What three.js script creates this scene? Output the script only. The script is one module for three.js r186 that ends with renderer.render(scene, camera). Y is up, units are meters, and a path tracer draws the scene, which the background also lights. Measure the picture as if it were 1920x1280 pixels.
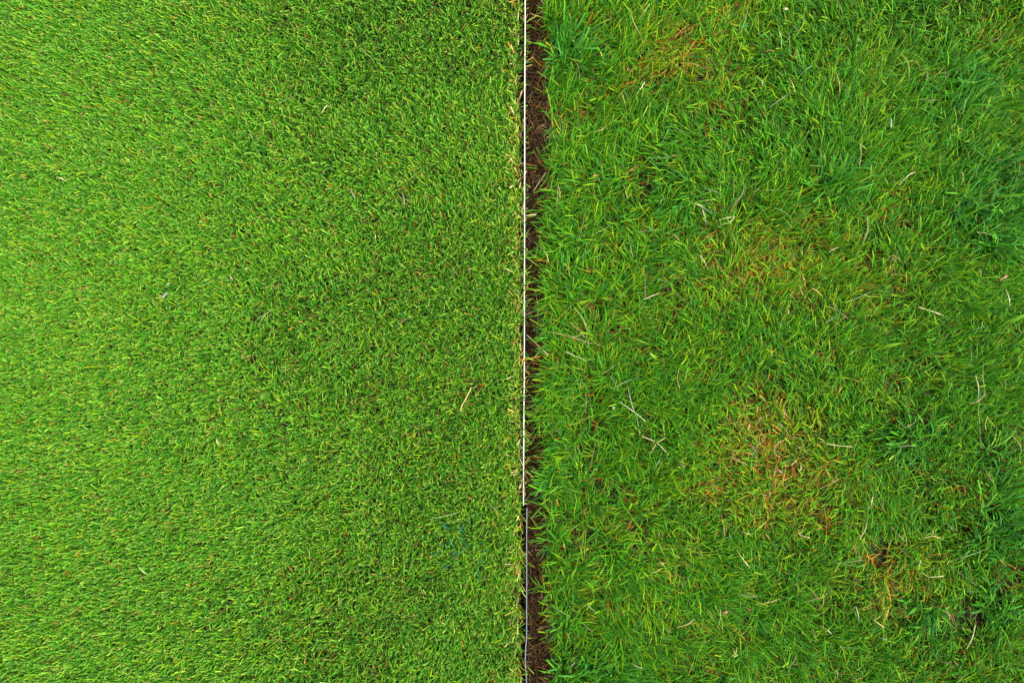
import * as THREE from 'three';

// ------------------------------------------------------------------ camera, sky, sun, exposure
const scene = new THREE.Scene();
const H = 1.07, TURF = 0.02, S = 0.0008;              // eye height, mown surface, metres per photo pixel on that surface
const camera = new THREE.PerspectiveCamera(2 * Math.atan(640 * S / (H - TURF)) * 180 / Math.PI, 1024 / 682, 0.05, 400);
camera.up.set(0, 0, -1);
camera.position.set(0, H, 0);
camera.lookAt(0, 0, 0);
scene.add(camera);

const SUN = new THREE.Vector3(1.05, 0.92, 0.14).normalize();
{
  const W = 128, HH = 64, d = new Float32Array(W * HH * 4);
  for (let j = 0; j < HH; j++) for (let i = 0; i < W; i++) {
    const el = ((j + 0.5) / HH - 0.5) * Math.PI, az = ((i + 0.5) / W - 0.5) * 2 * Math.PI;
    const v = new THREE.Vector3(Math.cos(el) * Math.cos(az), Math.sin(el), Math.cos(el) * Math.sin(az));
    const c = v.dot(SUN), up = Math.max(0, Math.sin(el));
    const l = 0.30 * (1 + 1.4 * up) / 2.4 * (1 + 2.2 * Math.pow(Math.max(0, c), 2));   // thin bright overcast, brightest round the veiled sun
    const o = (j * W + i) * 4;
    d[o] = l; d[o + 1] = l; d[o + 2] = l * 0.96; d[o + 3] = 1;
  }
  const sky = new THREE.DataTexture(d, W, HH, THREE.RGBAFormat, THREE.FloatType);
  sky.mapping = THREE.EquirectangularReflectionMapping;
  sky.magFilter = sky.minFilter = THREE.LinearFilter;
  sky.needsUpdate = true;
  scene.background = sky; scene.environment = sky;
}
const sun = new THREE.DirectionalLight(0xfff0d8, 1.5);
sun.position.copy(SUN).multiplyScalar(5);
sun.castShadow = true; sun.shadow.radius = 20; sun.shadow.mapSize.set(4096, 4096);
Object.assign(sun.shadow.camera, { left: -2, right: 2, top: 2, bottom: -2, near: 0.5, far: 12 });
scene.add(sun); scene.add(sun.target);
const renderer = new THREE.WebGLRenderer({ antialias: true });
renderer.setSize(1024, 682);
renderer.toneMapping = THREE.LinearToneMapping;
renderer.toneMappingExposure = 5.8;
renderer.shadowMap.enabled = true;

// ------------------------------------------------------------------ helpers
function rng(seed) { let a = seed >>> 0; return () => { a = (a + 0x6D2B79F5) >>> 0; let t = a; t = Math.imul(t ^ (t >>> 15), t | 1); t ^= t + Math.imul(t ^ (t >>> 7), t | 61); return ((t ^ (t >>> 14)) >>> 0) / 4294967296; }; }
function h2(i, j, s) { let n = Math.imul(i, 374761393) ^ Math.imul(j, 668265263) ^ Math.imul(s, 1274126177); n = Math.imul(n ^ (n >>> 13), 1274126177); return ((n ^ (n >>> 16)) >>> 0) / 4294967296; }
function noise(x, y, s = 0) {
  const i = Math.floor(x), j = Math.floor(y); let u = x - i, v = y - j; u = u * u * (3 - 2 * u); v = v * v * (3 - 2 * v);
  const a = h2(i, j, s), b = h2(i + 1, j, s), c = h2(i, j + 1, s), d = h2(i + 1, j + 1, s);
  return a + (b - a) * u + (c - a) * v + (a - b - c + d) * u * v;
}
const fbm = (x, y, s = 0) => 0.55 * noise(x, y, s) + 0.3 * noise(x * 2.1 + 7, y * 2.1 + 3, s + 1) + 0.15 * noise(x * 4.3 + 1, y * 4.3 + 9, s + 2);
const clamp = (v, a, b) => Math.min(b, Math.max(a, v));
const mix = (a, b, t) => a + (b - a) * t;
const mixc = (a, b, t) => [mix(a[0], b[0], t), mix(a[1], b[1], t), mix(a[2], b[2], t)];
const smooth = (a, b, v) => { const t = clamp((v - a) / (b - a), 0, 1); return t * t * (3 - 2 * t); };
const pxAt = (px, y = TURF) => (px - 960) * S * (H - y) / (H - TURF);
const pzAt = (py, y = TURF) => (py - 640) * S * (H - y) / (H - TURF);
const toPx = x => 960 + x / S, toPy = z => 640 + z / S;
function lut(table) { return v => { if (v <= table[0][0]) return table[0][1]; for (let k = 1; k < table.length; k++) if (v <= table[k][0]) { const [a, b] = table[k - 1], [c, d] = table[k]; return mix(b, d, (v - a) / (c - a)); } return table[table.length - 1][1]; }; }
const taken = {};
function numbered(name) { const n = taken[name] = (taken[name] ?? -1) + 1; return n ? `${name}_${String(n).padStart(3, '0')}` : name; }
function top(o, name, label, category, kind, group) {
  o.name = numbered(name); o.userData = { label, category }; if (kind) o.userData.kind = kind; if (group) o.userData.group = group;
  scene.add(o); return o;
}
function shade(o) { o.traverse(m => { if (m.isMesh) { m.castShadow = true; m.receiveShadow = true; } }); return o; }

// a growing buffer of ribbons: each blade a curved strip with rounded normals
class Strips {
  constructor(n) { this.n = n; this.p = new Float32Array(n * 3); this.nn = new Float32Array(n * 3); this.c = new Float32Array(n * 3); this.ix = new Uint32Array(n * 4); this.v = 0; this.i = 0; }
  vert(x, y, z, nx, ny, nz, c) {
    const o = this.v * 3, l = 1 / Math.hypot(nx, ny, nz);
    this.p[o] = x; this.p[o + 1] = y; this.p[o + 2] = z; this.nn[o] = nx * l; this.nn[o + 1] = ny * l; this.nn[o + 2] = nz * l; this.c[o] = c[0]; this.c[o + 1] = c[1]; this.c[o + 2] = c[2];
    return this.v++;
  }
  tri(a, b, c) { this.ix[this.i++] = a; this.ix[this.i++] = b; this.ix[this.i++] = c; }
  // o: x y z az th0 th1 len w segs roll turn cut col tip
  blade(o) {
    let { x, y, z, az } = o; const n = o.segs, tipShare = o.tip ? 0.16 : 0;
    let L = -1, R = -1, C = -1;
    for (let i = 0; i <= n; i++) {
      const t = i / n, th = mix(o.th0, o.th1, t), a = az + (o.turn || 0) * t;
      const st = Math.sin(th), ct = Math.cos(th), ca = Math.cos(a), sa = Math.sin(a);
      const dx = st * ca, dy = ct, dz = st * sa, sx0 = -sa, sz0 = ca;
      const nx0 = 0 * dz - sz0 * dy, ny0 = sz0 * dx - sx0 * dz, nz0 = sx0 * dy;   // s x d
      const r = o.roll + (o.twist || 0) * t, cr = Math.cos(r), sr = Math.sin(r);
      const sx = sx0 * cr + nx0 * sr, sy = ny0 * sr, sz = sz0 * cr + nz0 * sr;
      const nx = nx0 * cr - sx0 * sr, ny = ny0 * cr, nz = nz0 * cr - sz0 * sr;
      const last = i === n, pointed = last && !o.cut;
      const wp = o.cut ? (last ? 0.8 : 0.85 + 0.15 * t) : [0.75, 1, 0.95, 0.7, 0.45][Math.min(4, Math.round(t * 4))];
      const hw = o.w * 0.5 * wp, c = last && o.tip ? o.tip : o.col;
      if (pointed) { const v = this.vert(x, y, z, nx, ny, nz, c); this.tri(L, R, v); }
      else {
        const l = this.vert(x - sx * hw, y - sy * hw, z - sz * hw, nx - sx * 0.5, ny - sy * 0.5, nz - sz * 0.5, c);
        const q = this.vert(x + sx * hw, y + sy * hw, z + sz * hw, nx + sx * 0.5, ny + sy * 0.5, nz + sz * 0.5, c);
        if (i) { this.tri(L, R, q); this.tri(L, q, l); }
        L = l; R = q;
      }
      let step = o.len / n; if (tipShare) step = i === n - 1 ? o.len * tipShare : o.len * (1 - tipShare) / (n - 1);
      x += dx * step; y += dy * step; z += dz * step; if (y < o.floor) y = o.floor;
    }
    return [x, y, z];
  }
  geometry() {
    const g = new THREE.BufferGeometry();
    g.setAttribute('position', new THREE.BufferAttribute(this.p.slice(0, this.v * 3), 3));
    g.setAttribute('normal', new THREE.BufferAttribute(this.nn.slice(0, this.v * 3), 3));
    g.setAttribute('color', new THREE.BufferAttribute(this.c.slice(0, this.v * 3), 3));
    g.setIndex(new THREE.BufferAttribute(this.ix.slice(0, this.i), 1));
    return g;
  }
}

// ------------------------------------------------------------------ the lie of the land (all in metres, z down the photograph)
const edgingPx = lut([[-2000, 984], [0, 984.5], [300, 983.6], [640, 983], [950, 981.5], [3000, 980]]);
const turfEdgeGap = lut([[-900, 3], [60, 3], [95, 7], [205, 7], [230, 2], [440, 1], [900, 1], [950, 2], [1020, 2], [1100, 5], [1165, 5], [1190, 0], [1215, 0], [1240, 2], [1300, 0], [2500, 4]]);
const bankPx = lut([[-2500, 1016], [0, 1015], [40, 1012], [60, 1021], [110, 1019], [150, 1014], [200, 1019], [240, 1016], [330, 1026], [380, 1023], [430, 1011], [500, 1008], [560, 1011], [600, 1017], [640, 1015], [700, 1009], [760, 1009], [820, 1013], [860, 1017], [900, 1013], [950, 1021], [1000, 1019], [1060, 1017], [1100, 1015], [1150, 1021], [1200, 1025], [1240, 1028], [1280, 1021], [3000, 1017]]);
const leftEdge = z => pxAt(edgingPx(toPy(z)) - turfEdgeGap(toPy(z)) + 3 * (noise(z * 90, 3, 8) - 0.6));
const rightEdge = z => pxAt(bankPx(toPy(z)) + 5 * (noise(z * 120, 5, 9) - 0.5));
const roughLift = (x, z) => 0.012 * (fbm(x * 9, z * 9, 20) - 0.5);
function groundY(x, z) {
  const l = leftEdge(z), r = rightEdge(z) + 0.004;
  const cut = smooth(l - 0.001, l + 0.003, x) * (1 - smooth(r - 0.006, r + 0.006, x));
  const bumps = 0.004 * (fbm(x * 140, z * 140, 30) - 0.5) + 0.0025 * (noise(x * 420, z * 420, 33) - 0.5);
  return -0.036 * cut + bumps + (x > r ? roughLift(x, z) * smooth(r, r + 0.05, x) : 0);
}

// soil colour, crumb grain and relief
function soilTexture(seed, bump) {
  const N = 512, d = new Uint8Array(N * N * 4);
  for (let j = 0; j < N; j++) for (let i = 0; i < N; i++) {
    const f = (s, k) => { const u = i / N * s, v = j / N * s; const w = (a, b) => noise(a, b, seed + k); const tx = i / N, ty = j / N; return mix(mix(w(u, v), w(u - s, v), tx), mix(w(u, v - s), w(u - s, v - s), tx), ty); };
    const g = 0.3 * f(24, 1) + 0.35 * f(70, 2) + 0.35 * f(190, 3), o = (j * N + i) * 4;
    if (bump) { d[o] = d[o + 1] = d[o + 2] = 255 * clamp(g, 0, 1); }
    else { const t = clamp((g - 0.3) * 2.2, 0, 1), warm = f(40, 5); d[o] = mix(15, 52, t) + 10 * warm; d[o + 1] = mix(10, 33, t) + 4 * warm; d[o + 2] = mix(6, 19, t); }
    d[o + 3] = 255;
  }
  const t = new THREE.DataTexture(d, N, N); t.wrapS = t.wrapT = THREE.RepeatWrapping; t.magFilter = THREE.LinearFilter; t.minFilter = THREE.LinearMipmapLinearFilter; t.generateMipmaps = true;
  if (!bump) t.colorSpace = THREE.SRGBColorSpace; t.needsUpdate = true; return t;
}
{
  const xs = [-120, -20, -6, -3], zs = [-120, -20, -6, -3, -1.6];
  for (let x = -2.2; x < -0.02; x += 0.03) xs.push(x);
  for (let x = -0.02; x < 0.1; x += 0.0015) xs.push(x);
  for (let x = 0.1; x < 2.2; x += 0.03) xs.push(x);
  xs.push(3, 6, 20, 120);
  for (let z = -1.2; z < 1.2; z += 0.0035) zs.push(z);
  zs.push(1.6, 3, 6, 20, 120);
  const p = [], uv = [], ix = [], nx = xs.length;
  for (const z of zs) for (const x of xs) { p.push(x, groundY(x, z), z); uv.push(x / 0.16, z / 0.16); }
  for (let j = 0; j + 1 < zs.length; j++) for (let i = 0; i + 1 < nx; i++) { const a = j * nx + i, b = a + 1, c = a + nx, e = c + 1; ix.push(a, c, b, b, c, e); }
  const g = new THREE.BufferGeometry();
  g.setAttribute('position', new THREE.Float32BufferAttribute(p, 3)); g.setAttribute('uv', new THREE.Float32BufferAttribute(uv, 2)); g.setIndex(ix); g.computeVertexNormals();
  const ground = new THREE.Mesh(g, new THREE.MeshStandardMaterial({ map: soilTexture(50), bumpMap: soilTexture(60, true), bumpScale: 0.002, roughness: 0.95 }));
  top(ground, 'ground', 'dark brown crumbly soil under the turf and bare along the cut strip', 'soil', 'structure');
}

// ------------------------------------------------------------------ grass
const leafMat = new THREE.MeshPhysicalMaterial({ vertexColors: true, side: THREE.DoubleSide, roughness: 0.88, transmission: 0.26, thickness: 0, ior: 1.4, specularIntensity: 0.2, clearcoat: 0.04, clearcoatRoughness: 0.3 });
const roughMat = new THREE.MeshPhysicalMaterial({ vertexColors: true, side: THREE.DoubleSide, roughness: 0.88, transmission: 0.2, thickness: 0, ior: 1.4, specularIntensity: 0.25, clearcoat: 0.14, clearcoatRoughness: 0.28 });
const dryMat = new THREE.MeshPhysicalMaterial({ vertexColors: true, side: THREE.DoubleSide, roughness: 0.85, specularIntensity: 0.3 });
const G = { yellow: [0.130, 0.235, 0.001], mid: [0.042, 0.180, 0.001], sod: [0.047, 0.182, 0.005], deep: [0.016, 0.105, 0.001], blue: [0.020, 0.135, 0.016], pale: [0.16, 0.30, 0.03], tip: [0.23, 0.33, 0.06] };
const D = { straw: [0.25, 0.18, 0.045], ochre: [0.23, 0.115, 0.006], rust: [0.140, 0.058, 0.004], brown: [0.070, 0.037, 0.010], grey: [0.18, 0.15, 0.085], bleached: [0.36, 0.31, 0.15] };
function pick(R, list) { let s = 0; for (const e of list) s += e[1]; let v = R() * s; for (const e of list) if ((v -= e[1]) <= 0) return e[0]; return list[0][0]; }
const vary = (R, c, a) => { const k = 1 + a * (R() * 2 - 1), h = 0.1 * (R() - 0.5); return [c[0] * k * (1 + h), c[1] * k, c[2] * k * (1 - h)]; };

// dense, evenly mown turf: upright blades cut at one height
function mownBlades(B, Dry, R, x0, x1, z0, z1, density, edge) {
  const tillers = Math.round((x1 - x0) * (z1 - z0) * density / 3);
  for (let k = 0; k < tillers; k++) {
    const bx = mix(x0, x1, R()), bz = mix(z0, z1, R());
    const e = edge ? leftEdge(bz) : 9; if (bx > e - 0.001) continue;
    const rim = edge ? smooth(0.020, 0.002, e - bx) : 0;
    const patch = fbm(bx * 7 + 40, bz * 7, 70), fine = fbm(bx * 38, bz * 38, 74);
    const laid = smooth(640, 120, toPx(bx) + 260 * (fbm(bx * 3 + 8, bz * 3, 66) - 0.5));
    const flowA = 6.283 * fbm(bx * 4 + 3, bz * 4 + 9, 78) * 1.6, a0 = R() * 6.283, n = 2 + Math.floor(R() * 3);
    const gy = edge ? groundY(bx, bz) : 0;
    for (let q = 0; q < n; q++) {
      let az = R() < 0.3 ? flowA + (R() - 0.5) * 1.2 : a0 + q * 2.1 + (R() - 0.5);
      if (edge && R() < 0.75 * laid) az = Math.PI + (R() - 0.5) * 1.7;                    // rolled over to the left by the mower
      if (rim > 0.1 && Math.cos(az) > 0.1 && R() < 0.4) az = Math.PI - az;
      const th0 = 0.12 + (0.6 + 0.25 * laid) * R(), th1 = th0 + 0.1 + 0.9 * R();
      const hgt = 0.0135 + 0.0065 * R() + 0.004 * (fine - 0.5);
      const len = clamp(hgt / Math.cos((th0 + th1) / 2), 0.013, 0.030);
      const o = { x: bx + (R() - 0.5) * 0.003, y: gy - 0.001, z: bz + (R() - 0.5) * 0.003, az, th0, th1, len, w: 0.0010 + 0.0009 * R(), segs: 3, roll: (R() - 0.5) * 1.5, twist: (R() - 0.5) * 1.2, turn: (R() - 0.5) * 0.7, cut: R() < 0.75, floor: -0.05 };
      const v = R();
      if (v < 0.05 + 0.07 * (fine > 0.6) + 0.45 * rim) {
        o.col = vary(R, pick(R, rim > 0.3 ? [[D.straw, 4], [G.pale, 5], [D.ochre, 1], [D.bleached, 2]] : [[D.straw, 3], [D.ochre, 1.4], [D.brown, 3], [[0.13, 0.12, 0.02], 3], [G.pale, 2]]), 0.3); o.len *= mix(0.85, 1.05, rim); o.segs = 2;
        Dry.blade(o); continue;
      }
      const pal = pick(R, [[G.sod, 5.5], [G.yellow, 0.4 + 2.4 * patch + 5 * rim], [G.deep, 3.4 - 1.6 * patch], [G.blue, 1.5], [G.pale, 0.6 + rim]]);
      o.col = vary(R, mixc(pal, G.sod, 0.45 * R()), 0.4);
      if (o.cut && R() < 0.55) o.tip = mixc(o.col, G.tip, 0.35 + 0.5 * R());
      B.blade(o);
    }
    // a little thatch low between the stems
    if (R() < 0.3) Dry.blade({ x: bx + (R() - 0.5) * 0.01, y: gy + 0.002 + 0.006 * R(), z: bz + (R() - 0.5) * 0.01, az: R() * 6.283, th0: 1.2 + 0.3 * R(), th1: 1.3 + 0.5 * R(), len: 0.008 + 0.014 * R(), w: 0.001 + 0.001 * R(), segs: 2, roll: R() - 0.5, col: vary(R, pick(R, [[D.straw, 2], [D.brown, 4.5], [D.ochre, 1], [[0.12, 0.10, 0.02], 2.5]]), 0.3), floor: gy + 0.001 });
  }
}

// worn places in the rough turf (photo pixels: centre, radii, strength)
const WORN = [[1310, 80, 130, 85, .4], [1480, 500, 150, 90, .3], [1430, 890, 150, 100, .3], [1262, 52, 75, 48, .75], [1390, 22, 70, 40, .6], [1225, 92, 45, 45, .55], [1180, 150, 50, 40, .4], [1330, 130, 80, 60, .3], [1600, 85, 50, 40, .4], [1885, 62, 55, 45, .65], [1640, 160, 40, 30, .3],
  [1530, 480, 105, 70, .55], [1410, 505, 85, 60, .45], [1590, 560, 60, 45, .4], [1235, 580, 50, 40, .35], [1690, 530, 40, 35, .4], [1330, 560, 50, 40, .35], [1310, 660, 50, 40, .3],
  [1465, 850, 115, 75, .8], [1345, 905, 75, 60, .65], [1500, 950, 100, 50, .6], [1420, 790, 80, 40, .4], [1560, 1010, 60, 40, .4], [1290, 900, 40, 40, .4], [1690, 1085, 75, 60, .75], [1740, 1060, 50, 30, .5], [1640, 1120, 40, 40, .4],
  [1265, 1040, 45, 40, .35], [1200, 1125, 45, 30, .4], [1110, 1045, 30, 35, .4], [1090, 225, 40, 30, .35], [1085, 615, 40, 30, .4], [1870, 1250, 45, 30, .35], [1680, 370, 50, 35, .3], [1830, 930, 50, 30, .35], [1185, 480, 60, 40, .3], [1320, 1200, 60, 40, .25]];
function worn(px, py) { let s = 0; for (const [x, y, rx, ry, k] of WORN) { const u = (px - x) / rx, v = (py - y) / ry, d = u * u + v * v; if (d < 6) s += k * Math.exp(-d); } return clamp(s, 0, 1); }
const COARSE = [[1870, 390, 110, 90, 1], [1780, 185, 110, 70, .7], [1700, 835, 110, 50, .8], [1800, 1150, 120, 50, .9], [1880, 1000, 70, 60, 1], [1110, 1265, 120, 40, .7], [1050, 900, 50, 60, .8], [1060, 470, 60, 80, .5], [1060, 90, 70, 60, .7], [1380, 1110, 120, 60, .5], [1560, 330, 70, 50, .6], [1600, 700, 80, 60, .5], [1880, 850, 60, 80, .6], [1280, 370, 70, 60, .6]];
function coarse(px, py) { let s = 0; for (const [x, y, rx, ry, k] of COARSE) { const u = (px - x) / rx, v = (py - y) / ry, d = u * u + v * v; if (d < 6) s += k * Math.exp(-d); } return clamp(s, 0, 1); }

// longer uneven turf: leaning tufts, broad and fine blades, dead thatch
function roughBlades(B, Dry, R, x0, x1, z0, z1, density, edge) {
  const tufts = Math.round((x1 - x0) * (z1 - z0) * density / 14);
  for (let k = 0; k < tufts; k++) {
    const tx = mix(x0, x1, R()), tz = mix(z0, z1, R());
    const e = edge ? rightEdge(tz) : -9; if (tx < e + 0.006) continue;
    const px = toPx(tx), py = toPy(tz);
    const wob = fbm(tx * 16, tz * 16, 90), tired = edge ? worn(px, py) : 0;
    const dry = edge ? clamp(tired * smooth(0.2, 0.62, wob) * 1.0 + 0.06 * (wob > 0.6), 0, 0.7) : 0.08;
    const blu = edge ? clamp(coarse(px, py) * (0.25 + 1.0 * noise(tx * 22, tz * 22, 95)) + 0.12 * (noise(tx * 30, tz * 30, 96) > 0.75), 0, 1) : 0.2;
    const thin = smooth(0.30, 0.62, fbm(tx * 26 + 5, tz * 26, 99));          // bare-ish hollows between tufts
    const flow = 6.283 * 1.5 * fbm(tx * 5 + 11, tz * 5 + 2, 93), lean = 0.25 + 0.6 * noise(tx * 12, tz * 12, 94);
    const gy = edge ? groundY(tx, tz) : 0;
    const wide = blu > 0.45, n = Math.round((8 + 12 * R()) * (1 - 0.28 * dry) * mix(0.5, 1.1, thin));
    const tuftTone = R();
    for (let q = 0; q < n; q++) {
      const rad = 0.009 * Math.sqrt(R()), pa = R() * 6.283, x = tx + rad * Math.cos(pa), z = tz + rad * Math.sin(pa);
      if (edge && x < e + 0.001) continue;
      let az = R() < 0.55 ? flow + (R() - 0.5) * 1.6 : pa + (R() - 0.5) * 1.2;
      if (edge && x < e + 0.016 && Math.cos(az) < -0.3 && R() < 0.75) az = Math.PI - az;
      const th0 = 0.1 + lean * R() + 0.2 * R(), th1 = th0 + 0.35 + 1.0 * R();
      const len = (wide ? 0.034 : 0.026) + (wide ? 0.030 : 0.026) * R() * (1 - 0.3 * dry);
      const o = { x, y: gy - 0.001, z, az, th0, th1: Math.min(th1, 1.95), len, w: wide ? 0.0017 + 0.0013 * R() : 0.0011 + 0.0009 * R(), segs: 4, roll: (R() - 0.5) * 1.4, twist: (R() - 0.5) * 1.6, turn: (R() - 0.5) * 1.1, cut: R() < 0.3, floor: gy + 0.002 };
      if (R() < 0.05 + 0.3 * dry) {
        o.col = vary(R, pick(R, [[D.straw, 1.6], [D.ochre, 4], [D.rust, 2.6], [D.brown, 2], [D.grey, 0.5]]), 0.3); o.segs = 3; o.len *= 0.7; o.th1 += 0.2; Dry.blade(o); continue;
      }
      const pal = wide ? pick(R, [[G.blue, 4], [G.deep, 3], [G.mid, 4], [G.pale, 0.4]]) : pick(R, [[G.mid, 5], [G.yellow, 1.8 + 3 * dry + 6 * tired + (tuftTone > 0.8 ? 3 : 0)], [G.deep, 3.6], [G.blue, 0.9], [G.pale, 0.12]]);
      o.col = vary(R, mixc(pal, tuftTone > 0.5 ? G.mid : G.deep, 0.4 * R()), 0.38);
      B.blade(o);
    }
    const nt = Math.round(1 + 3.5 * dry + 2.5 * R());
    for (let q = 0; q < nt; q++) {
      const x = tx + (R() - 0.5) * 0.022, z = tz + (R() - 0.5) * 0.022; if (edge && x < e + 0.002) continue;
      Dry.blade({ x, y: gy + 0.002 + (0.005 + 0.013 * dry) * R(), z, az: R() * 6.283, th0: 1.1 + 0.5 * R(), th1: 1.2 + 0.7 * R(), len: 0.012 + 0.026 * R(), w: 0.0008 + 0.0012 * R(), segs: 3, roll: R() - 0.5, turn: (R() - 0.5) * 1.6, cut: R() < 0.5, floor: gy + 0.001,
        col: vary(R, pick(R, [[D.brown, 4 - 2 * dry], [D.rust, 3], [D.ochre, 1.2 + 3 * dry], [D.straw, 0.8 + 1.2 * dry], [D.grey, 0.6]]), 0.35) });
    }
  }
}
{
  const R = rng(11), B = new Strips(1900000), Dry = new Strips(520000);
  mownBlades(B, Dry, R, -0.86, 0.022, -0.60, 0.60, 175000, true);
  top(new THREE.Mesh(B.geometry(), leafMat), 'mown_grass', 'short dense evenly mown green turf left of the white edging', 'grass', 'stuff');
  top(new THREE.Mesh(Dry.geometry(), dryMat), 'dead_grass', 'pale and brown dead blades sprinkled through the short mown turf', 'dead grass', 'stuff');
  const R2 = rng(12), B2 = new Strips(1900000), Dry2 = new Strips(700000);
  roughBlades(B2, Dry2, R2, 0.03, 0.87, -0.60, 0.60, 125000, true);
  top(new THREE.Mesh(B2.geometry(), roughMat), 'rough_grass', 'longer uneven green turf right of the bare soil strip', 'grass', 'stuff');
  top(new THREE.Mesh(Dry2.geometry(), dryMat), 'dead_grass', 'brown and orange dead blades matted through the longer rough turf', 'dead grass', 'stuff');
  console.log('triangles', B.i / 3, Dry.i / 3, B2.i / 3, Dry2.i / 3);

  // the same two turfs beyond the picture, as copies of one square
  const T = 0.12;
  for (const side of [0, 1]) {
    const P = new Strips(40000), Q = new Strips(30000), r = rng(20 + side);
    (side ? roughBlades : mownBlades)(P, Q, r, -T / 2, T / 2, -T / 2, T / 2, side ? 125000 : 175000, false);
    const at = [];
    for (let x = T / 2; x < 2.2; x += T) for (let z = -1.86; z < 1.9; z += T) {
      const X = side ? 0.05 + T / 2 + x - T / 2 : 0.012 - x, inner = Math.abs(z) < 0.60 + 0.5 * T && (side ? X < 0.87 + T / 2 - 0.01 : X > -0.86 - T / 2 + 0.01);
      if (!inner) at.push([X, z]);
    }
    for (const [S2, m, nm, lb, ct] of [[P, side ? roughMat : leafMat, side ? 'rough_grass' : 'mown_grass', side ? 'longer turf carrying on past the right side of the photograph' : 'mown turf carrying on past the left side of the photograph', 'grass'], [Q, dryMat, 'dead_grass', side ? 'dead blades in the longer turf past the right side of the photograph' : 'dead blades in the mown turf past the left side of the photograph', 'dead grass']]) {
      const im = new THREE.InstancedMesh(S2.geometry(), m, at.length), M = new THREE.Matrix4(), rr = rng(31 + side);
      at.forEach(([x, z], i) => { M.makeRotationY(Math.floor(rr() * 4) * Math.PI / 2).setPosition(x, 0, z); im.setMatrixAt(i, M); });
      top(im, nm, lb, ct, 'stuff');
    }
  }
}

// ------------------------------------------------------------------ fibres and roots on the bare strip
{
  const R = rng(77), F = new Strips(260000);
  for (let k = 0; k < 8000; k++) {
    const z = mix(-0.72, 0.72, R()), l = pxAt(edgingPx(toPy(z))) + 0.001, r = rightEdge(z) + 0.007, x = mix(l, r, R());
    const gy = groundY(x, z), lift = 0.018 * R() * R();
    const col = vary(R, pick(R, [[D.brown, 4], [[0.055, 0.028, 0.013], 5], [[0.15, 0.072, 0.028], 3.4], [[0.21, 0.135, 0.07], 2.2], [D.grey, 0.6], [[0.11, 0.10, 0.02], 1]]), 0.35);
    F.blade({ x, y: gy + 0.001 + lift, z, az: R() * 6.283, th0: 0.9 + 0.7 * R(), th1: 1.1 + 1.0 * R(), len: 0.008 + 0.014 * R(), w: 0.0007 + 0.0010 * R(), segs: 3, roll: (R() - 0.5) * 2, turn: (R() - 0.5) * 2.4, cut: true, col, floor: gy + 0.0005 });
  }
  top(new THREE.Mesh(F.geometry(), dryMat), 'root_debris', 'brown root fibres and old stems matted over the bare soil strip', 'roots', 'stuff');
}
// ------------------------------------------------------------------ lawn edging: two thin plastic sheets on edge with a bright top bead
function edging(points, topY, half, rimMat, label) {
  const g = new THREE.Group();
  const side = (xo, y0, y1, z0) => { };
  const build = (w, y0, y1, bead) => {
    const p = [], ix = [];
    const prof = bead ? [[-w, y0], [-w, y1 - w * 0.5], [-w * 0.5, y1], [w * 0.5, y1], [w, y1 - w * 0.5], [w, y0]] : [[-w, y0], [-w, y1], [w, y1], [w, y0]];
    const m = prof.length;
    points.forEach(([px, py, dy = 0]) => { for (const [a, b] of prof) p.push(pxAt(px, topY) + a, b + dy, pzAt(py, topY)); });
    for (let i = 0; i + 1 < points.length; i++) for (let k = 0; k < m; k++) { const a = i * m + k, b = i * m + (k + 1) % m, c = a + m, d = b + m; ix.push(a, c, b, b, c, d); }
    for (let k = 1; k + 1 < m; k++) { ix.push(0, k, k + 1); const o = (points.length - 1) * m; ix.push(o, o + k + 1, o + k); }
    const q = new THREE.BufferGeometry(); q.setAttribute('position', new THREE.Float32BufferAttribute(p, 3)); q.setIndex(ix); const f = q.toNonIndexed(); f.computeVertexNormals(); return f;
  };
  const sheet = new THREE.Mesh(build(0.0006, -0.05, topY - 0.0025, false), new THREE.MeshStandardMaterial({ color: new THREE.Color().setRGB(0.018, 0.024, 0.035), roughness: 0.45 })); sheet.name = 'sheet';
  const rim = new THREE.Mesh(build(half, topY - 0.0025, topY, true), rimMat); rim.name = 'rim';
  g.add(sheet, rim); shade(g);
  return top(g, 'lawn_edging', label, 'lawn edging', null, 'strips of lawn edging');
}
{
  const w1 = [], w2 = [];
  for (let y = -900; y <= 948; y += 12) w1.push([edgingPx(y) + 0.5 * (noise(y / 60, 1, 5) - 0.5), y, 0.0016 * (noise(y / 130, 4, 6) - 0.5) - 0.0034 * smooth(330, 470, y)]);
  const wob = lut([[930, 988], [1000, 987.4], [1195, 987.3], [1215, 985.6], [1240, 984.6], [1262, 986.6], [1300, 987.6], [1400, 987]]);
  for (let y = 952; y <= 2200; y += 8) w2.push([wob(y), y, 0.0012 * (noise(y / 90, 4, 7) - 0.5)]);
  edging(w1, 0.0185, 0.0008, new THREE.MeshStandardMaterial({ color: new THREE.Color().setRGB(0.42, 0.43, 0.44), roughness: 0.4 }), 'white-topped black lawn edging running down from the top of the photograph');
  edging(w2, 0.0155, 0.00075, new THREE.MeshStandardMaterial({ color: new THREE.Color().setRGB(0.10, 0.115, 0.15), roughness: 0.35 }), 'thin grey-blue topped lawn edging wobbling down to the bottom of the photograph');
}
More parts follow.
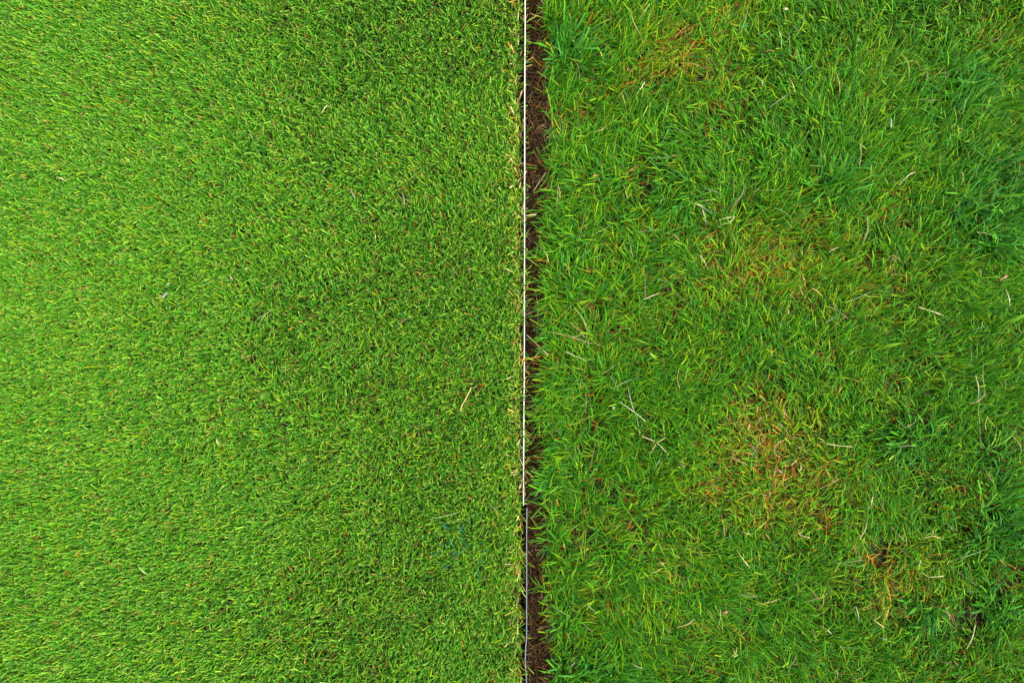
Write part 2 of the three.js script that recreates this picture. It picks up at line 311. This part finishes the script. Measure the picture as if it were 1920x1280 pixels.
// ------------------------------------------------------------------ loose straws, clippings, leaves and petals lying on the turf
// colours of dry and cut plant matter
const C = { white: [0.320, 0.300, 0.170], cream: [0.264, 0.204, 0.070], tan: [0.149, 0.094, 0.034], ochre: [0.149, 0.072, 0.008], brown: [0.074, 0.038, 0.015], grey: [0.119, 0.104, 0.072], rust: [0.118, 0.031, 0.008], 'pale green': [0.099, 0.164, 0.040], 'blue-green': [0.099, 0.164, 0.092], 'yellow-green': [0.099, 0.144, 0.008], green: [0.030, 0.099, 0.008], pink: [0.164, 0.119, 0.099], lilac: [0.189, 0.194, 0.198], black: [0.012, 0.013, 0.013], teal: [0.010, 0.085, 0.036] };
const itemMat = new THREE.MeshPhysicalMaterial({ vertexColors: true, roughness: 0.62, clearcoat: 0.1, clearcoatRoughness: 0.4 });
// height of the turf's top at a photo pixel; low over the bare strip
function canopy(px, py) {
  const r = bankPx(py);
  if (px < edgingPx(py) + 2) return 0.0215;
  const x = pxAt(px, 0.03), z = pzAt(py, 0.03);
  return mix(0.006, 0.031 + roughLift(x, z), smooth(r - 12, r + 14, px));
}
// a closed rod along photo-pixel points: elliptical section, width in pixels, colour c1 to c2
function rod(pts, width, shape, c1, c2, seed, lift = 0) {
  const R = rng(seed), P = pts.map(([px, py, dy = 0]) => { const y = canopy(px, py) + lift + dy - 0.002; return new THREE.Vector3(pxAt(px, y), y, pzAt(py, y)); });
  if (P.length === 2) { const m = P[0].clone().lerp(P[1], 0.5), d = P[1].clone().sub(P[0]); m.x += -d.z * 0.05 * (R() - 0.5) * 2; m.z += d.x * 0.05 * (R() - 0.5) * 2; P.splice(1, 0, m); }
  P[0].y -= shape === 'leaf' ? 0.0008 : 0.002 + 0.002 * R(); P[P.length - 1].y -= shape === 'leaf' ? 0.0008 : 0.001 + 0.003 * R();
  const cv = new THREE.CatmullRomCurve3(P), n = clamp(Math.round(cv.getLength() / 0.004), 5, 16), m = 6, pos = [], col = [], ix = [];
  const w = width * S * 0.35, flat = { straw: 0.7, blade: 0.3, leaf: 0.16, pebble: 0.7 }[shape], tilt = (R() - 0.5) * 0.9;
  for (let i = 0; i <= n; i++) {
    const t = i / n, p = cv.getPointAt(t), d = cv.getTangentAt(t);
    const s = new THREE.Vector3(-d.z, 0, d.x).normalize(), u = s.clone().cross(d).normalize(); if (u.y < 0) u.negate();
    const q = tilt + 0.5 * t; const s2 = s.clone().multiplyScalar(Math.cos(q)).addScaledVector(u, Math.sin(q)), u2 = u.clone().multiplyScalar(Math.cos(q)).addScaledVector(s, -Math.sin(q));
    const k = shape === 'straw' ? (i === 0 || i === n ? 0.55 : 0.85 + 0.15 * Math.sin(t * 9 + seed)) : shape === 'blade' ? [0.75, 1, 0.9, 0.6, 0.12][Math.round(t * 4)] : Math.max(0.12, Math.pow(Math.sin(Math.PI * clamp(t * 0.94 + 0.03, 0, 1)), 0.75));
    const c = mixc(c1, c2, smooth(0.3, 0.75, t)), g = 0.85 + 0.3 * R();
    for (let j = 0; j < m; j++) {
      const a = j / m * Math.PI * 2, ca = Math.cos(a) * w * k, sa = Math.sin(a) * w * k * flat, cup = shape === 'leaf' ? 0.35 * Math.abs(Math.cos(a)) * w * k : 0;
      pos.push(p.x + s2.x * ca + u2.x * sa, p.y + s2.y * ca + u2.y * sa + cup, p.z + s2.z * ca + u2.z * sa); col.push(c[0] * g, c[1] * g, c[2] * g);
    }
    if (i) for (let j = 0; j < m; j++) { const a = (i - 1) * m + j, b = (i - 1) * m + (j + 1) % m; ix.push(a, b, a + m, b, b + m, a + m); }
  }
  for (let j = 1; j + 1 < m; j++) { ix.push(0, j + 1, j); const o = n * m; ix.push(o, o + j, o + j + 1); }
  const g = new THREE.BufferGeometry(); g.setAttribute('position', new THREE.Float32BufferAttribute(pos, 3)); g.setAttribute('color', new THREE.Float32BufferAttribute(col, 3)); g.setIndex(ix); g.computeVertexNormals();
  return g;
}
const parsePts = s => s.split(' ').map(v => v.split(',').map(Number));
const KIND = { s: ['dry_straw', 'straw', 'straw', 'straw', 'loose dry straws'], c: ['grass_clipping', 'grass clipping', 'grass clipping', 'blade', 'loose grass clippings'], l: ['dead_leaf', 'dead leaf', 'leaf', 'leaf', 'dead leaves on the turf'], t: ['twig', 'twig', 'twig', 'straw', 'thin twigs'], f: ['flower_petal', 'petal', 'petal', 'leaf', 'fallen petals'], p: ['soil_clod', 'soil clod', 'soil clod', 'pebble', 'soil clods'], g: ['grass_strand', 'grass strand', 'grass strand', 'straw', 'long loose grass strands'] };
function where(px, py) {
  const r = ['top', 'upper', 'middle upper', 'middle lower', 'lower', 'bottom'][clamp(Math.floor((py < 60 ? 0 : py > 1215 ? 5 : 1 + (py - 60) / 289)), 0, 5)];
  if (px < 990) return `${r} ${px < 330 ? 'far left' : px < 660 ? 'centre' : 'edging side'} of mown turf`;
  if (px < 1022) return `${r} part of bare soil`;
  return `${r} ${px < 1120 ? 'soil side' : px < 1280 ? 'left' : px < 1460 ? 'centre' : px < 1640 ? 'centre right' : px < 1800 ? 'right' : 'far right'} of rough turf`;
}
function look(pts) {
  const [a, b] = [pts[0], pts[pts.length - 1]], dx = b[0] - a[0], dy = a[1] - b[1], L = Math.hypot(dx, dy); let sag = 0;
  for (const p of pts) sag = Math.max(sag, Math.abs((p[0] - a[0]) * (b[1] - a[1]) - (p[1] - a[1]) * (b[0] - a[0])) / L);
  const an = Math.abs(Math.atan2(dy, dx)) * 180 / Math.PI, lev = an < 22 || an > 158, upr = an > 68 && an < 112;
  return [L < 14 ? 'tiny' : L < 26 ? 'short' : L > 48 ? 'long' : '', sag / L > 0.1 ? 'curved' : '', lev ? 'level' : upr ? 'upright' : dx * dy > 0 ? 'rising rightward' : 'rising leftward'];
}
let itemSeed = 500;
// kind, colour, width px, points; then optional second colour, extra word, branches [[points, width]...]
function item(k, colour, w, ps, o = {}) {
  const [name, noun, cat, shape, group] = KIND[k], pts = parsePts(ps), seed = ++itemSeed;
  const c1 = C[colour], c2 = o.to ? C[o.to] : c1, [len, bend, lie] = look(pts), mid = pts[Math.floor(pts.length / 2)];
  const words = [o.w || '', len, bend, o.b ? 'forked' : '', lie, colour, o.to ? `and ${o.to}` : '', noun].filter(Boolean).join(' ');
  const label = `${words}, ${where((pts[0][0] + mid[0]) / 2, (pts[0][1] + mid[1]) / 2)}`;
  if (!o.b) return top(new THREE.Mesh(rod(pts, w, shape, c1, c2, seed, o.lift), itemMat), o.name || name, label, cat, null, group);
  const g = new THREE.Group(), st = new THREE.Mesh(rod(pts, w, shape, c1, c2, seed, o.lift), itemMat); st.name = 'stem'; g.add(st);
  o.b.forEach((b, i) => { const m = new THREE.Mesh(rod(parsePts(b), w * 0.85, shape, c1, c2, seed + 1000 + i, o.lift), itemMat); m.name = 'branch'; g.add(m); });
  return top(g, o.name || name, label, cat, null, group);
}
item('s', 'cream', 2.6, '1183,22 1190,45 1202,68 1207,88', { to: 'tan' });
item('c', 'pale green', 2.2, '1220,5 1199,36');
item('s', 'tan', 2.2, '1077,112 1084,124 1088,148');
item('c', 'green', 4, '1060,103 1041,88 1004,83');
item('c', 'white', 2.6, '1210,152 1193,178');
item('s', 'cream', 2.8, '1112,247 1130,242 1138,232');
item('c', 'pale green', 2.6, '1261,229 1244,265');
item('c', 'blue-green', 2.8, '1218,295 1260,294 1277,288');
item('t', 'grey', 1.8, '1265,239 1282,246');
item('s', 'ochre', 2, '1066,15 1070,33');
item('g', 'pale green', 1.8, '1015,130 1046,98');
item('g', 'pale green', 2.2, '1406,8 1398,35 1390,60');
item('s', 'white', 3, '1461,53 1465,70 1467,88');
item('t', 'grey', 1.9, '1481,58 1482,103');
item('s', 'ochre', 2.8, '1434,95 1455,94');
item('s', 'cream', 2.6, '1478,142 1486,155 1492,172', { to: 'white' });
item('c', 'blue-green', 1.9, '1525,121 1496,146');
item('c', 'blue-green', 2, '1480,175 1437,204', { w: 'thin' });
item('s', 'cream', 2.4, '1570,133 1575,160 1575,172', { w: 'yellower, higher' });
item('s', 'white', 2.6, '1430,148 1430,160');
item('s', 'ochre', 3.4, '1428,205 1435,217');
item('g', 'pale green', 2, '1572,0 1584,33');
item('s', 'cream', 2.2, '1615,268 1613,310', { w: 'thinner, lower' });
item('s', 'tan', 3, '1487,45 1499,61');
item('f', 'white', 7, '1469,16 1479,17');
item('c', 'yellow-green', 2.6, '1520,310 1547,311');
item('c', 'yellow-green', 3, '1692,98 1703,118 1707,155', { w: 'bent' });
item('c', 'yellow-green', 2.6, '1775,122 1746,150');
item('c', 'pale green', 1.8, '1809,115 1785,150');
item('t', 'brown', 2, '1724,269 1738,280');
item('t', 'grey', 1.8, '1737,127 1740,150');
item('t', 'grey', 1.8, '1774,128 1774,158', { to: 'brown' });
item('g', 'yellow-green', 2.4, '1851,165 1843,205 1836,242');
item('f', 'lilac', 3.5, '1672,220 1672,240');
item('s', 'grey', 2.2, '1728,186 1745,188 1762,185');
item('s', 'rust', 2.6, '1876,62 1872,72 1862,75', { w: 'curled' });
item('l', 'brown', 7, '1868,302 1880,296');
item('s', 'white', 2.2, '1024,322 1012,340 1000,358', { w: 'pale' });
item('s', 'cream', 2, '1047,346 1050,360 1050,372');
item('c', 'pale green', 1.8, '1047,345 1045,372 1044,400');
item('t', 'brown', 2, '1097,385 1093,418 1083,455', { to: 'tan', b: ['1093,418 1100,428'] });
item('c', 'pale green', 2.4, '1118,436 1136,428 1148,418');
item('c', 'blue-green', 2, '1196,435 1222,431 1248,430');
item('g', 'yellow-green', 2.4, '1178,433 1182,460 1187,480', { to: 'pink' });
item('s', 'cream', 2.5, '1000,453 1022,472 1030,492', { w: 'stout' });
item('c', 'white', 2.4, '1208,561 1222,555 1238,548');
item('c', 'pale green', 2.2, '1233,523 1250,528 1265,535', { w: 'slim drooping' });
item('t', 'brown', 1.7, '1240,530 1265,550 1295,567');
item('t', 'grey', 1.7, '1209,510 1210,558');
item('c', 'pale green', 3, '1210,596 1225,597 1239,600', { w: 'straight broad' });
item('l', 'rust', 6, '1070,605 1083,617 1095,622');
item('c', 'yellow-green', 4.2, '1077,576 1094,600 1106,630');
item('s', 'cream', 2.4, '1019,621 1045,625 1072,632 1113,645', { to: 'grey', b: ['1072,632 1096,625'] });
item('s', 'cream', 1.9, '1170,345 1173,360 1178,373');
item('s', 'tan', 2.4, '1242,370 1238,382');
item('s', 'tan', 3, '1257,437 1266,442 1275,450');
item('s', 'tan', 2, '1067,490 1065,503 1069,517');
item('g', 'tan', 2.2, '1003,543 1008,570 1008,600 1006,620', { to: 'grey' });
item('c', 'white', 2.8, '1297,379 1317,387 1337,402', { to: 'blue-green', b: ['1317,387 1322,408 1326,428'] });
item('c', 'blue-green', 2.8, '1320,352 1345,360 1362,369');
item('t', 'grey', 3.2, '1397,343 1393,362 1380,380 1369,399', { to: 'brown' });
item('s', 'white', 2.6, '1349,412 1364,408 1379,406', { b: ['1355,420 1370,416 1379,406'] });
item('t', 'brown', 2.2, '1316,365 1328,385 1336,400');
item('c', 'blue-green', 2.2, '1454,388 1470,397 1487,407');
item('g', 'yellow-green', 2, '1376,330 1377,350 1376,373');
item('c', 'white', 2, '1314,477 1329,505');
item('s', 'ochre', 2.6, '1341,384 1341,398');
item('c', 'yellow-green', 2.4, '1412,365 1420,356 1430,345', { b: ['1425,357 1450,356 1468,357'] });
item('s', 'white', 2.4, '1556,473 1565,466 1577,463');
item('s', 'cream', 4, '1524,540 1540,552', { w: 'stout yellowish' });
item('s', 'cream', 2.6, '1502,469 1507,478');
item('t', 'grey', 1.9, '1555,573 1575,585 1592,597');
item('c', 'blue-green', 2.6, '1600,563 1622,552 1643,542', { w: 'bright' });
item('c', 'blue-green', 1.9, '1548,605 1575,588');
item('s', 'cream', 3, '1480,578 1478,590');
item('c', 'pale green', 2, '1374,440 1384,458');
item('c', 'green', 4, '1568,330 1577,345 1577,358', { w: 'broad' });
item('c', 'white', 2.4, '1720,321 1705,328 1682,352');
item('c', 'white', 2.4, '1806,320 1807,340');
item('g', 'white', 2, '1820,434 1850,437 1885,452');
item('g', 'white', 1.9, '1627,405 1628,430 1620,457');
item('s', 'tan', 2.2, '1660,492 1673,479 1684,484 1692,486', { name: 'seed_head', w: 'spread seed head like', b: ['1673,479 1683,492', '1673,479 1676,490'] });
item('s', 'tan', 2.2, '1909,462 1889,481 1878,487', { name: 'seed_head', w: 'star-like', b: ['1889,481 1884,468', '1889,481 1903,488'] });
item('s', 'cream', 2.6, '1838,502 1840,508 1842,516');
item('l', 'rust', 8.5, '1876,526 1884,520 1892,515', { w: 'reddish' });
item('s', 'white', 3, '1724,575 1750,584 1774,592', { w: 'stout' });
item('s', 'white', 2.8, '1889,541 1893,560 1896,574');
item('s', 'ochre', 2.6, '1908,612 1918,625');
item('c', 'pale green', 2, '1825,618 1840,614 1857,610');
item('s', 'white', 3, '987,627 1001,640 1014,654', { w: 'stiff', b: ['1009,658 1014,652 1023,646', '1014,654 1021,660 1028,665'] });
item('g', 'white', 2, '1060,659 1080,668 1100,676');
item('c', 'blue-green', 2.2, '1150,728 1170,717 1207,704');
item('c', 'blue-green', 2.2, '1143,704 1150,712 1155,722');
item('g', 'white', 2.4, '1162,753 1190,773 1213,791');
item('g', 'lilac', 2.4, '1178,723 1184,755 1195,787 1200,815', { to: 'pale green' });
item('f', 'lilac', 7, '1148,761 1153,768');
item('g', 'white', 2.3, '1204,818 1232,830 1255,854', { b: ['1232,830 1220,852', '1232,830 1250,820'] });
item('c', 'blue-green', 2.6, '1238,862 1226,879');
item('t', 'brown', 1.8, '1118,825 1112,852 1107,875');
item('s', 'ochre', 3, '1210,897 1202,910');
item('s', 'cream', 2.8, '1113,882 1121,878');
item('t', 'brown', 2, '1238,668 1248,684');
item('s', 'tan', 2.6, '1275,690 1270,710 1276,730');
item('t', 'brown', 2, '1040,795 1050,810');
item('t', 'grey', 1.8, '1098,735 1098,775');
item('c', 'pale green', 1.9, '1157,683 1140,694 1120,708');
item('g', 'white', 2.4, '1540,829 1570,835 1602,838');
item('s', 'tan', 3, '1475,824 1458,832 1452,843 1456,853 1465,858', { w: 'hooked' });
item('t', 'tan', 3.4, '1370,855 1385,863 1400,870', { w: 'stout' });
item('s', 'white', 2.2, '1485,872 1495,862');
item('s', 'white', 3, '1503,872 1502,883');
item('l', 'brown', 8, '1455,878 1468,886', { w: 'pinkish' });
item('s', 'white', 2.4, '1403,805 1407,795');
item('g', 'yellow-green', 2.2, '1448,650 1448,673');
item('s', 'cream', 2, '1425,683 1432,676');
item('s', 'tan', 3, '1427,780 1424,792');
item('l', 'brown', 5, '1275,868 1285,878', { w: 'dark pod-like' });
item('t', 'grey', 2.2, '1825,655 1822,672 1818,690');
item('g', 'pale green', 1.8, '1847,676 1844,705 1849,735');
item('g', 'white', 2.8, '1833,703 1836,730 1837,752', { to: 'lilac' });
item('s', 'cream', 2.2, '1822,758 1838,750 1852,735', { name: 'seed_head', w: 'tufted', b: ['1846,743 1850,730', '1846,743 1855,741'] });
item('g', 'yellow-green', 2.2, '1837,765 1838,800 1840,843', { to: 'grey' });
item('s', 'ochre', 2.4, '1682,783 1687,795 1692,808');
item('s', 'cream', 3, '1690,805 1703,799 1716,793');
item('t', 'grey', 2.4, '1680,839 1710,835 1722,838');
item('s', 'tan', 2.4, '1851,880 1858,898 1871,907');
item('s', 'ochre', 2.4, '1808,908 1812,930');
item('s', 'cream', 2.6, '1855,780 1848,797 1852,807');
item('s', 'cream', 2.6, '1905,820 1918,845');
item('c', 'white', 2.2, '1638,932 1630,958');
item('t', 'grey', 2, '1658,935 1655,958');
item('g', 'yellow-green', 2.4, '1630,960 1624,990 1613,1014', { to: 'white' });
item('c', 'green', 4.4, '1070,1158 1040,1140 1005,1121');
item('s', 'tan', 2, '1092,1168 1110,1184');
item('s', 'white', 2.4, '1068,1253 1080,1240');
item('s', 'white', 2.6, '1236,1057 1240,1055 1247,1062');
item('s', 'cream', 2.4, '1270,1177 1290,1170 1303,1161', { to: 'white' });
item('l', 'ochre', 5, '1252,1186 1256,1177');
item('c', 'blue-green', 2.4, '1100,1132 1117,1148');
item('g', 'white', 1.9, '1185,1245 1207,1254');
item('s', 'cream', 2.2, '1220,1077 1243,1067');
item('g', 'yellow-green', 2, '1000,988 1015,978 1022,968');
item('s', 'cream', 3, '1382,1031 1395,1050 1407,1065', { to: 'white' });
item('s', 'white', 2.8, '1393,997 1409,1002');
item('t', 'grey', 2, '1354,1011 1373,1006');
item('s', 'tan', 2.8, '1416,1134 1440,1130 1463,1124', { to: 'cream' });
item('t', 'grey', 2.2, '1386,1115 1422,1119');
item('s', 'tan', 2.2, '1522,1105 1537,1122 1555,1113', { w: 'zigzag', b: ['1546,1118 1543,1135 1532,1146', '1537,1122 1510,1130'] });
item('l', 'rust', 10, '1355,1150 1366,1145');
item('s', 'cream', 3, '1540,1174 1553,1182 1562,1190', { to: 'white' });
item('s', 'tan', 2.6, '1526,1180 1532,1206');
item('s', 'tan', 2.6, '1495,1232 1486,1244 1478,1254', { b: ['1485,1246 1497,1245'] });
item('g', 'white', 1.9, '1499,1002 1520,1008');
item('g', 'pale green', 2, '1545,1054 1575,1055 1620,1050', { to: 'grey' });
item('s', 'white', 2.6, '1607,1138 1610,1152 1612,1166', { to: 'lilac' });
item('s', 'cream', 2.6, '1372,1229 1379,1230 1386,1228', { name: 'seed_head', w: 'tufted', b: ['1379,1230 1375,1216', '1379,1230 1383,1215'] });
item('c', 'blue-green', 2.6, '1578,1216 1595,1214 1613,1216');
item('s', 'grey', 3, '1571,1255 1571,1275');
item('c', 'pale green', 2.6, '1352,1142 1348,1175');
item('s', 'tan', 2.2, '1672,987 1688,1005 1703,1017', { to: 'grey' });
item('s', 'cream', 2.6, '1735,1009 1750,1005 1768,1010', { name: 'seed_head', w: 'sprig-like', b: ['1748,1005 1751,993'] });
item('t', 'grey', 2, '1777,981 1790,997');
item('g', 'pale green', 2.2, '1858,1028 1830,1037 1790,1050 1781,1056', { to: 'grey' });
item('t', 'brown', 1.9, '1783,1060 1805,1078 1832,1097', { to: 'tan' });
item('s', 'ochre', 3, '1725,1073 1742,1081');
item('g', 'white', 2.2, '1744,1083 1773,1080');
item('s', 'white', 2.4, '1729,1050 1722,1062');
item('g', 'pale green', 2.4, '1773,1135 1779,1150 1785,1163');
item('s', 'white', 3, '1832,1173 1824,1195 1815,1217', { w: 'glossy' });
item('t', 'brown', 3, '1767,1243 1785,1241');
item('s', 'ochre', 3.4, '1789,1240 1797,1247');
item('s', 'cream', 3, '1640,1163 1650,1170 1660,1178', { b: ['1640,1163 1652,1155'] });
item('c', 'blue-green', 3, '1651,1197 1667,1200');
item('s', 'tan', 2, '1815,1098 1818,1112');
item('s', 'ochre', 2.6, '1815,1055 1823,1072');
item('s', 'tan', 2.6, '1818,1136 1822,1147');
// on the mown side
item('f', 'lilac', 9, '303,559 308,553 313,547', { w: 'pale' });
item('f', 'blue-green', 5, '310,534 317,532');
item('f', 'pink', 4.5, '429,516 436,524');
item('l', 'ochre', 4.6, '513,543 519,536 526,528', { w: 'orange' });
item('t', 'grey', 4.4, '656,353 660,362 665,371', { w: 'stubby pale' });
item('s', 'lilac', 2, '753,362 757,371 757,382');
item('c', 'pale green', 2.4, '508,581 490,593 472,606', { b: ['497,588 488,602 480,613'] });
item('l', 'rust', 4.5, '879,499 880,508', { w: 'red' });
item('l', 'ochre', 3.6, '701,574 705,583');
item('s', 'cream', 4.4, '883,727 874,746 866,760 863,772', { w: 'broad' });
item('c', 'pale green', 3, '804,974 835,967 865,960');
item('s', 'tan', 2.2, '916,942 930,958 943,972', { b: ['925,957 940,945'] });
item('p', 'black', 5, '288,272 291,280', { w: 'black' });
item('s', 'tan', 2.6, '466,245 472,258');
item('c', 'pale green', 2.4, '674,92 690,103 701,115');
item('c', 'pale green', 2.4, '512,196 540,185 563,172');
item('c', 'white', 2.2, '613,195 601,213');
item('t', 'grey', 2, '740,613 755,602 772,590');
item('s', 'tan', 2.6, '541,413 553,414');
item('s', 'white', 2.4, '405,821 406,829 411,836');
item('l', 'rust', 5, '869,1099 876,1099', { w: 'dark' });
item('s', 'cream', 2, '633,1118 635,1133');
item('s', 'tan', 2, '788,1101 794,1115');
item('s', 'cream', 3, '825,1165 834,1171');
item('p', 'brown', 5, '263,1081 272,1080');
item('c', 'pale green', 6, '256,1062 265,1069 275,1079');
item('l', 'rust', 4, '499,60 504,63', { w: 'red' });
item('l', 'tan', 5, '198,105 208,107');
item('c', 'white', 2.6, '103,331 112,334 122,339');
item('s', 'ochre', 2.8, '737,358 747,355 756,351');
item('s', 'white', 2.4, '702,437 704,447');
item('s', 'tan', 2, '959,110 965,135', { w: 'thin' });
item('l', 'brown', 4, '265,741 275,739');
// the bluish tuft growing in the mown turf
{
  const R = rng(91), g = new THREE.Group(), cx = 858, cy = 1032;
  g.position.set(pxAt(cx), 0, pzAt(cy));
  for (let k = 0; k < 34; k++) {
    const B = new Strips(16), px = cx + (R() - 0.5) * 70, py = cy + (R() - 0.5) * 110, gx = pxAt(px) - g.position.x, gz = pzAt(py) - g.position.z, c = vary(R, C.teal, 0.35), az = R() * 6.283;
    B.blade({ x: gx, y: 0.006, z: gz, az, th0: 0.4 + 0.3 * R(), th1: 1.3 + 0.4 * R(), len: 0.018 + 0.012 * R(), w: 0.0016 + 0.0010 * R(), segs: 4, roll: (R() - 0.5) * 0.8, twist: 0.3, turn: R() - 0.5, cut: false, col: c, floor: 0.002 });
    const m = new THREE.Mesh(B.geometry(), leafMat); m.name = 'leaf'; g.add(m);
  }
  top(g, 'blue_green_tuft', 'dark blue-green tuft of broad leaves in the mown turf\'s lower part', 'grass tuft');
}
{
  const seen = {}; for (const o of scene.children) { const l = o.userData.label; if (l) { if (seen[l]) console.log('SAME', l); seen[l] = 1; const n = l.split(/\s+/).length; if (n > 16) console.log('LONG', n, l); } }
}

shade(scene);
renderer.render(scene, camera);
